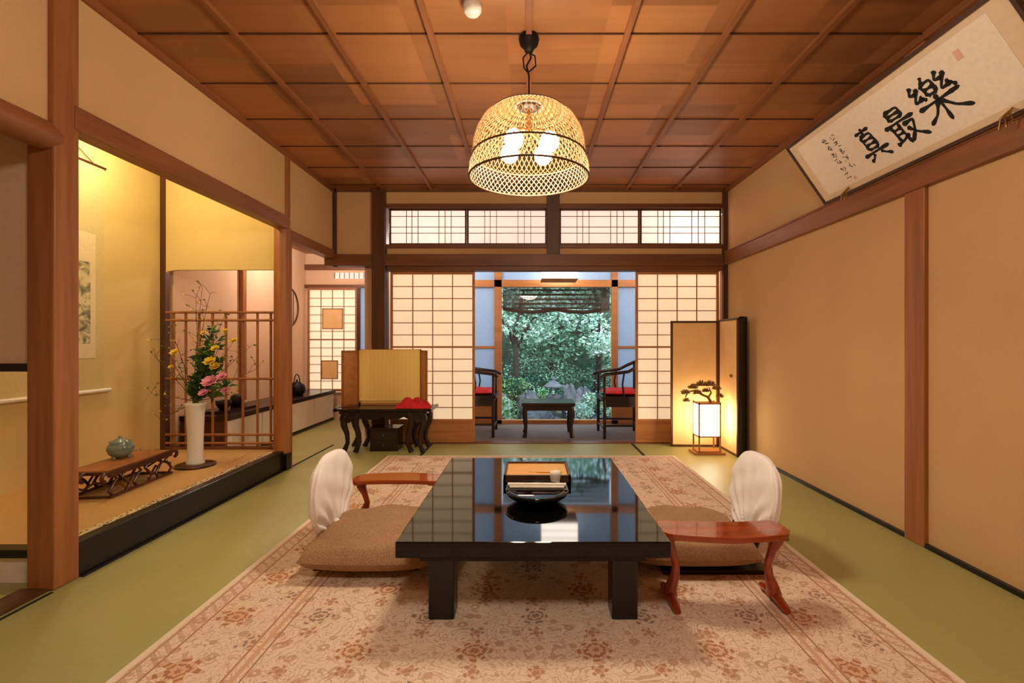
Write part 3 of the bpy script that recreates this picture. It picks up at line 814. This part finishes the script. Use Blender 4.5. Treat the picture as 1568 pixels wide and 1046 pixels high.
# ------------------------------------------------------------------ folding screen (right back)
b = MB('folding_screen')
def panel(p, q, z0, z1, th, m, fm):
    p = Vector((p[0], p[1], 0)); q = Vector((q[0], q[1], 0)); d = (q-p); Lg = d.length; ang = math.atan2(d.y, d.x)
    b.M = Matrix.Translation(p) @ Matrix.Rotation(ang, 4, 'Z')
    b.box(0.01, Lg-.01, -th*.3, th*.3, z0+.02, z1-.02, m)
    f = 0.02
    for a in ((0, Lg, z0, z0+f), (0, Lg, z1-f, z1), (0, f, z0, z1), (Lg-f, Lg, z0, z1)): b.box(a[0], a[1], -th/2, th/2, a[2], a[3], fm)
    b.M = Matrix.Identity(4)
panel((1.40, 4.78), (1.86, 4.76), 0.002, 1.24, 0.022, goldp, wDark)
panel((1.875, 4.755), (1.872, 4.32), 0.002, 1.25, 0.022, goldp, wDark)
panel((1.885, 4.31), (1.958, 4.36), 0.002, 1.26, 0.024, blackm, blackm)
b.sphere((1.86, 4.45, .72), .016, brass)
b.finish()
lampg = emis('lamp_paper', (1, 0.82, 0.56, 1), 12)
pine = wood('carved_pine_ornament', rgb(120, 84, 48), rgb(176, 130, 78), 'X')
b = MB('paper_floor_lamp')
lx, ly = 1.645, 4.50
b.box(lx-.13, lx+.15, ly-.09, ly+.09, 0.0, 0.018, wOr)
b.box(lx-.10, lx+.12, ly-.07, ly+.07, 0.018, 0.03, wOr)
b.box(lx-.085, lx+.10, ly-.075, ly+.075, .17, .46, lampg)
for sx in (lx-.088, lx+.103):
    for sy in (ly-.078, ly+.078): b.box(sx-.006, sx+.006, sy-.006, sy+.006, .03, .48, wOr)
for z in (.165, .465): b.box(lx-.094, lx+.109, ly-.084, ly+.084, z-.006, z+.006, wOr)
zo = .05
b.tube([(lx+.05, ly, .42+zo), (lx+.02, ly, .47+zo), (lx-.03, ly, .49+zo), (lx-.10, ly, .53+zo), (lx-.16, ly, .52+zo), (lx-.19, ly, .47+zo)], [.014, .012, .011, .010, .008, .006], pine, 8)
b.tube([(lx+.02, ly, .46+zo), (lx+.05, ly, .51+zo), (lx+.03, ly, .56+zo)], [.01, .008, .005], pine, 8)
for (ox, oz, r) in ((-.19, .50, .05), (-.12, .55, .055), (-.04, .575, .06), (.04, .575, .06), (.10, .54, .05), (.0, .52, .04), (-.18, .43, .04), (.13, .47, .04), (-.08, .50, .05)):
    for k in range(34):
        a = math.pi*2*k/34; leaf(b, (lx+ox, ly+random.uniform(-.015, .015), oz+zo), (math.cos(a), random.uniform(-.3, .3), abs(math.sin(a))*.7+.1), r, .008, pine)
b.finish()

# ------------------------------------------------------------------ back-left table, mirror screen, cloth, chest
b = MB('carved_side_table')
tx0, tx1, ty0, ty1, tz = -1.80, -0.92, 4.48, 4.83, 0.41
b.box(tx0, tx1, ty0, ty1, tz-.022, tz, ebony); b.box(tx0+.03, tx1-.03, ty0+.02, ty1-.02, tz-.05, tz-.022, ebony)
for x in (tx0+.10, tx0+.21, tx1-.21, tx1-.10):
    s = -1 if x < -1.36 else 1
    for y in (ty0+.04, ty1-.05):
        b.tube([(x, y, tz-.03), (x+s*.035, y, tz-.09), (x+s*.03, y, tz-.16), (x, y, tz-.24), (x-s*.005, y, tz-.32), (x+s*.02, y, .03), (x+s*.03, y, 0.005)], [.035, .036, .030, .022, .019, .023, .027], ebony, 12)
n = 40; poly = [(tx0+.05+(tx1-tx0-.1)*i/n, tz-.075-.03*abs(math.sin(4*math.pi*i/n))-(.03 if (i < 5 or i > n-5) else 0)) for i in range(n+1)]
poly = [(tx0+.05, tz-.03)]+poly+[(tx1-.05, tz-.03)]
b.prism(poly, ty0+.012, ty0+.03, ebony)
for s in (tx0, tx1): b.tube([(s, ty0, tz-.011), (s, ty1, tz-.011)], .018, ebony, 10)
b.finish(bevel=0.003)
mYel, nt, bs = newmat('yellow_cloth')
sp = nt.nodes.new('ShaderNodeSeparateXYZ'); nt.links.new(objcoord(nt), sp.inputs[0])
st = (E(nt, sp.outputs[0])*160+E(nt, noise(nt, objcoord(nt), 3, 2))*8).f('SINE')
nt.links.new(mixc(nt, st*.25+.5, rgb(252, 214, 120), rgb(255, 226, 140)), bs.inputs['Base Color']); bs.inputs['Roughness'].default_value = .8
b = MB('tabletop_folding_screen')
panel((-1.69, 4.80), (-1.07, 4.80), tz+.001, .96, .016, mYel, wOr)
panel((-1.69, 4.79), (-1.78, 4.60), tz+.001, .95, .016, wOr, wZ)
panel((-1.07, 4.79), (-.98, 4.64), tz+.001, .95, .016, wOr, wZ)
b.box(-1.68, -1.08, 4.782, 4.792, .45, .955, mYel)
b.finish()
b = MB('red_cloth')
n = 30; vs = []; fs = []
for i in range(n+1):
    for j in range(n+1):
        u = -1+2*i/n; v = -1+2*j/n
        k = max(0, 1-(abs(u)**3))*max(0, 1-abs(v)**3)
        vs.append((-1.09+u*.165*(1+.08*math.sin(5*v)), 4.555+v*.065*(1+.1*math.sin(4*u)), tz+.003+k*(.035+.045*abs(math.sin(5*u+2*v))+.025*math.sin(9*v+7*u)**2)))
for i in range(n):
    for j in range(n): a = i*(n+1)+j; fs.append((a, a+n+1, a+n+2, a+1))
b.add(vs, fs, redf, True)
b.finish()
b = MB('small_drawer_chest')
b.box(-1.50, -1.24, 4.56, 4.75, 0.0, .21, ebony); b.box(-1.51, -1.23, 4.55, 4.76, .21, .222, ebony)
for z in (.02, .112): b.box(-1.49, -1.25, 4.553, 4.56, z, z+.082, ebony); b.sphere((-1.37, 4.548, z+.04), .008, brass, 8, 6)
b.finish()

# ------------------------------------------------------------------ engawa
B('wall_engawa_right', 1.98, 2.06, YB+0.12, 6.2, 0, 2.35, plP)
B('ceiling_engawa', -1.62, 2.06, YB+0.08, 6.3, 2.405, 2.46, wX)
YE = 6.2
b = MB('door_4')
for x0_, x1_ in ((-1.62, -1.56), (-.445, -.35), (1.06, 1.14), (1.94, 1.98)): b.box(x0_, x1_, YE, YE+.06, -.012, 2.40, wOr)
b.box(-1.62, 1.98, YE, YE+.07, 1.74, 1.83, wOr); b.box(-1.62, 1.98, YE, YE+.07, 2.34, 2.40, wOr); b.box(-1.62, 1.98, YE, YE+.08, -.012, .03, wOr)
b.box(.35, .385, YE+.01, YE+.05, 1.83, 2.34, wOr)
for x0_, x1_ in ((-1.56, -.445), (1.14, 1.94)):
    b.box(x0_, x1_, YE+.02, YE+.05, .03, .45, wOr); b.box(x0_, x1_, YE+.02, YE+.05, .95, .98, wOr)
    b.box(x0_, x1_, YE+.03, YE+.036, .45, 1.74, frost)
b.box(-1.56, 1.94, YE+.03, YE+.034, 1.83, 2.34, frost)
b.finish()
b = MB('window_7'); b.box(-.35, 1.06, YE+.03, YE+.034, .03, 1.74, glass); b.finish()
b = MB('window_8'); b.box(1.60, 1.64, YE-.9, YE-.02, 1.7, 1.76, wOr); b.box(1.60, 1.64, YE-.9, YE-.02, -.012, .3, wOr)
for y in (YE-.9, YE-.47, YE-.06): b.box(1.60, 1.64, y, y+.04, .3, 1.7, wOr)
b.box(1.618, 1.622, YE-.9, YE-.02, .3, 1.7, frost); b.finish()
reed = plain('reed', rgb(70, 50, 40), .9, var=.4, sc=60)
b = MB('reed_blind')
for k in range(30):
    z = 1.74-k*.0095; b.tube([(-.34, YE+.11, z), (.3, YE+.11, z-.004*math.sin(k)), (1.05, YE+.11, z)], .0042, reed, 5)
b.tube([(-.34, YE+.14, 1.47), (-.15, YE+.14, 1.44), (.05, YE+.14, 1.425), (.36, YE+.14, 1.46), (.55, YE+.14, 1.43), (.75, YE+.14, 1.425), (1.05, YE+.14, 1.47)], .026, reed, 10)
b.finish()
lamp2 = emis('engawa_lamp_paper', (1, 0.92, 0.80, 1), 7)
b = MB('engawa_ceiling_lamp')
b.box(.15, .58, 5.75, 6.1, 1.79, 2.06, lamp2)
for z in (1.785, 1.88, 1.97, 2.06): b.box(.145, .585, 5.745, 6.105, z-.004, z+.004, wOr)
b.tube([(.365, 5.92, 2.06), (.365, 5.92, 2.41)], .01, iron, 8); b.finish()

def armchair(name, cx, cy, face):
    b = MB(name)
    b.M = Matrix.Translation((cx, cy, -.006)) @ (Matrix.Rotation(0 if face > 0 else math.pi, 4, 'Z'))
    d, w = .21, .24
    b.box(-d-.02, d+.03, -w-.02, w+.02, .42, .455, ebony); b.box(-d, d+.01, -w, w, .385, .42, ebony)
    for sx in (-d, d):
        for sy in (-w, w):
            b.tube([(sx, sy, 0), (sx, sy, .43)], .017, ebony, 8)
            b.tube([(sx, sy, .43), (sx, sy, .69 if sx > 0 else .82)], .014, ebony, 8)
        b.tube([(sx, -w, .10), (sx, w, .10)], .012, ebony, 8)
    for sy in (-w, w):
        b.tube([(-d, sy, .14), (d, sy, .14)], .012, ebony, 8); b.tube([(0, sy, .45), (.02, sy*1.03, .58), (0, sy, .71)], .010, ebony, 8)
        b.box(-d, d, sy-.006, sy+.006, .34, .385, ebony)
    pts = []
    for i in range(25):
        a = -math.pi*0.5+math.pi*i/24
        pts.append((-.04-.24*math.cos(a), (w+.02)*math.sin(a), .72+.13*math.cos(a)))
    pts = [(d+.05, -(w+.04), .66), (d, -(w+.02), .69)]+pts+[(d, w+.02, .69), (d+.05, w+.04, .66)]
    b.tube(pts, .018, ebony, 10)
    b.prism([(-.08, .455), (.08, .455), (.07, .6), (.085, .72), (.07, .85), (-.07, .85), (-.085, .72), (-.07, .6)], -.275, -.255, ebony, 'YZ')
    pillow(b, 0, 0, .456, .40, .44, .06, redf, 14)
    b.finish()
armchair('horseshoe_armchair', -.60, 5.50, 1)
armchair('horseshoe_armchair', 1.02, 5.42, -1)
b = MB('engawa_low_table')
ax0, ax1, ay0, ay1 = -.08, .50, 5.20, 5.62
b.box(ax0, ax1, ay0, ay1, .34, .375, ebony); b.box(ax0+.03, ax1-.03, ay0+.02, ay1-.02, .29, .34, ebony)
for x in (ax0+.045, ax1-.045):
    for y in (ay0+.045, ay1-.045):
        s = -1 if x < .2 else 1
        b.tube([(x, y, .33), (x+s*.015, y, .26), (x, y, .12), (x+s*.005, y, .03), (x+s*.015, y, -.004)], [.03, .028, .02, .02, .026], ebony, 10)
b.finish(bevel=.003)
B('engawa_mat', -.85, 1.35, 5.05, 6.05, -.012, -.006, plain('woven_mat', rgb(116, 100, 92), .9, var=.3, sc=80))

# ------------------------------------------------------------------ garden
gr = plain('garden_ground', rgb(74, 84, 60), .95, var=.4, sc=6)
B('garden_ground', -7, 8, 6.6, 14, -.45, -.32, gr)
B('garden_wall', -7, 8, 12.5, 12.7, -.32, 2.6, plain('hedge_dark', rgb(44, 70, 56), .95, var=.5, sc=6))
rock = plain('rock', rgb(88, 92, 96), .9, var=.45, sc=12, bmp=.6)
def rockm(b, c, r, seed):
    rnd = random.Random(seed); n, k = 20, 12; vs = []; fs = []
    ph0 = [rnd.uniform(0, 6) for _ in range(6)]
    for i in range(k+1):
        ph = math.pi*i/k
        for j in range(n):
            th = 2*math.pi*j/n
            q = 1+.14*math.sin(3*th+ph0[0]+2*ph)+.10*math.sin(5*th+ph0[1])*math.sin(2*ph+ph0[2])+.06*math.sin(9*th+ph0[3]+5*ph)
            if i in (0, k): q = 1
            vs.append((c[0]+r[0]*q*math.sin(ph)*math.cos(th), c[1]+r[1]*q*math.sin(ph)*math.sin(th), c[2]-r[2]*q*math.cos(ph)))
    for i in range(k):
        for j in range(n): fs.append((i*n+j, i*n+(j+1) % n, (i+1)*n+(j+1) % n, (i+1)*n+j))
    b.add(vs, fs, rock, False)
b = MB('garden_rocks')
for i, (x, y, z, rx, ry, rz) in enumerate(((.12, 7.7, -.22, .26, .3, .22), (.0, 8.6, -.1, .18, .2, .26), (1.0, 8.8, -.1, .2, .3, .3), (.6, 7.2, -.3, .22, .2, .08), (1.4, 8.3, -.1, .3, .3, .22),
        (-.6, 8.5, -.1, .25, .3, .25), (.72, 8.7, -.1, .14, .2, .34), (-.2, 7.1, -.32, .2, .2, .06), (1.1, 7.6, -.25, .16, .2, .13))):
    rockm(b, (x, y, z), (rx, ry, rz), i)
b.finish()
b = MB('stone_lantern')
sl = (.42, 8.35, -.33)
b.lathe([(0, 0), (.13, 0), (.12, .05), (.06, .08), (.05, .32), (.07, .36), (.13, .40), (.13, .44), (0, .44)], sl, rock, 12, False)
for a in range(4):
    q = math.pi/4+a*math.pi/2; b.box(sl[0]+.07*math.cos(q)-.02, sl[0]+.07*math.cos(q)+.02, sl[1]+.07*math.sin(q)-.02, sl[1]+.07*math.sin(q)+.02, sl[2]+.44, sl[2]+.58, rock)
b.lathe([(0, .58), (.17, .58), (.18, .60), (.09, .66), (.03, .70), (.04, .73), (0, .77)], sl, rock, 6, False)
b.finish()
g = [plain('foliage_%d' % i, c, .45, var=.25, sc=4, bmp=0) for i, c in enumerate((rgb(120, 164, 136), rgb(164, 200, 168), rgb(54, 92, 68), rgb(212, 232, 220), rgb(100, 146, 78)))]
def cloud(b, c, r, n, size, mats):
    for _ in range(n):
        while True:
            p = Vector((random.uniform(-1, 1), random.uniform(-1, 1), random.uniform(-1, 1)))
            if 0.25 < p.length < 1: break
        q = Vector((c[0]+p.x*r[0], c[1]+p.y*r[1], c[2]+p.z*r[2]))
        leaf(b, q, (random.uniform(-1, 1), random.uniform(-1, 1), random.uniform(-.6, .8)), size*random.uniform(.7, 1.3), size*.3, random.choice(mats))
bark = plain('bark', rgb(50, 40, 34), .9, var=.4)
def tree(name, x, y, h, clouds, mats, lean=.2, size=.09, n=700):
    b = MB(name)
    b.tube([(x, y, -.34), (x+lean*.3, y, h*.3), (x+lean*.2, y, h*.6), (x+lean, y, h)], [.08, .06, .045, .025], bark, 10)
    for (cx, cy, cz, r) in clouds:
        b.tube([(x+lean*.25, y, h*.45), ((x+cx)/2, (y+cy)/2, (h*.5+cz)/2+.15), (cx, cy, cz)], [.03, .02, .01], bark, 6)
        cloud(b, (cx, cy, cz), (r, r*.8, r*.6), n, size, mats)
    b.finish()
tree('garden_tree', -.3, 9.0, 2.0, [(-.5, 8.9, 1.4, .45), (.15, 9.0, 1.25, .42), (-.9, 9.4, 2.0, .6), (.45, 8.8, 1.65, .45), (-.1, 9.2, 1.9, .5)], [g[1], g[3], g[0]], n=420, size=.075)
tree('garden_tree', 1.3, 9.4, 2.2, [(1.0, 9.2, 1.5, .42), (1.7, 9.6, 1.2, .6), (.8, 9.5, 1.95, .45), (1.35, 9.0, 1.0, .4)], [g[1], g[3], g[0]], n=420, size=.075)
tree('garden_tree', .5, 11.2, 2.8, [(.2, 11, 2.0, 1.0), (1.2, 11, 2.4, 1.0), (-1.2, 11, 1.9, 1.1), (2.6, 11, 2.0, 1.1), (.4, 11, 1.0, .9), (-1.6, 11, .9, .9), (2.2, 11.2, .8, .9)], [g[0], g[2], g[0]], size=.12, n=800)
def shrub(x, y, z, r, mats, n=800, size=.06):
    b = MB('garden_shrub')
    for k in range(5): b.tube([(x, y, -.33), (x+random.uniform(-.5, .5)*r, y+random.uniform(-.5, .5)*r, z)], [.015, .006], bark, 5)
    cloud(b, (x, y, z), (r, r, r*.7), n, size, mats); b.finish()
shrub(-.50, 7.4, -.02, .34, [g[4], g[1]]); shrub(1.15, 7.9, .0, .32, [g[0], g[4], g[3]]); shrub(.80, 7.7, -.1, .22, [g[3], g[1]], 500)
shrub(-.9, 8.6, .5, .5, [g[2], g[0]]); shrub(1.9, 8.8, .5, .5, [g[2], g[0]]); shrub(.45, 7.1, -.22, .14, [g[4], g[1]], 300, .05); shrub(-.05, 9.9, .4, .5, [g[2], g[0]], 700)
shrub(.7, 9.7, .3, .45, [g[2], g[0]], 800); shrub(-.25, 8.7, .2, .3, [g[2], g[4]], 500); shrub(1.4, 9.6, .3, .4, [g[2], g[0]], 600); shrub(.25, 8.9, .0, .28, [g[4], g[0]], 500)

# ------------------------------------------------------------------ lights
def point(name, loc, e, col=(1, .85, .68), r=.06):
    l = bpy.data.lights.new(name, 'POINT'); l.energy = e; l.color = col; l.shadow_soft_size = r
    o = bpy.data.objects.new(name, l); o.location = loc; scene.collection.objects.link(o); return o
point('tokonoma_light', (-2.62, 3.15, 2.40), 22, (1, .92, .60), .05)
point('side_room_fill', (-2.4, 5.35, 2.1), 32, (1, .88, .76), .08)  # added fill for the side room, no fixture modelled
point('engawa_fill', (-1.0, 5.6, 2.15), 24, (1, .88, .76), .1)  # added fill lighting the shoji from behind, no lamp here
point('engawa_fill', (1.65, 5.25, 2.15), 24, (1, .88, .76), .1)  # second added engawa fill, likewise without a fixture
sun = bpy.data.lights.new('sun', 'SUN'); sun.energy = 4.0; sun.angle = .06; sun.color = (1, .98, .95)
so = bpy.data.objects.new('sun', sun); so.rotation_euler = (math.radians(38), math.radians(20), 0); scene.collection.objects.link(so)
w = bpy.data.worlds.new('world'); scene.world = w; w.use_nodes = True
bg = w.node_tree.nodes['Background']; bg.inputs[0].default_value = (.66, .84, 1.0, 1); bg.inputs[1].default_value = 3.2

# ------------------------------------------------------------------ camera
cam = bpy.data.cameras.new('camera'); cam.lens = 17.0; cam.sensor_width = 36; cam.sensor_fit = 'HORIZONTAL'
cam.shift_x = -(810-784)/1568.0; cam.shift_y = 0.0007; cam.clip_start = .05
co = bpy.data.objects.new('camera', cam); co.location = (0, 0, 1.03); co.rotation_euler = (math.pi/2, 0, 0)
scene.collection.objects.link(co); scene.camera = co
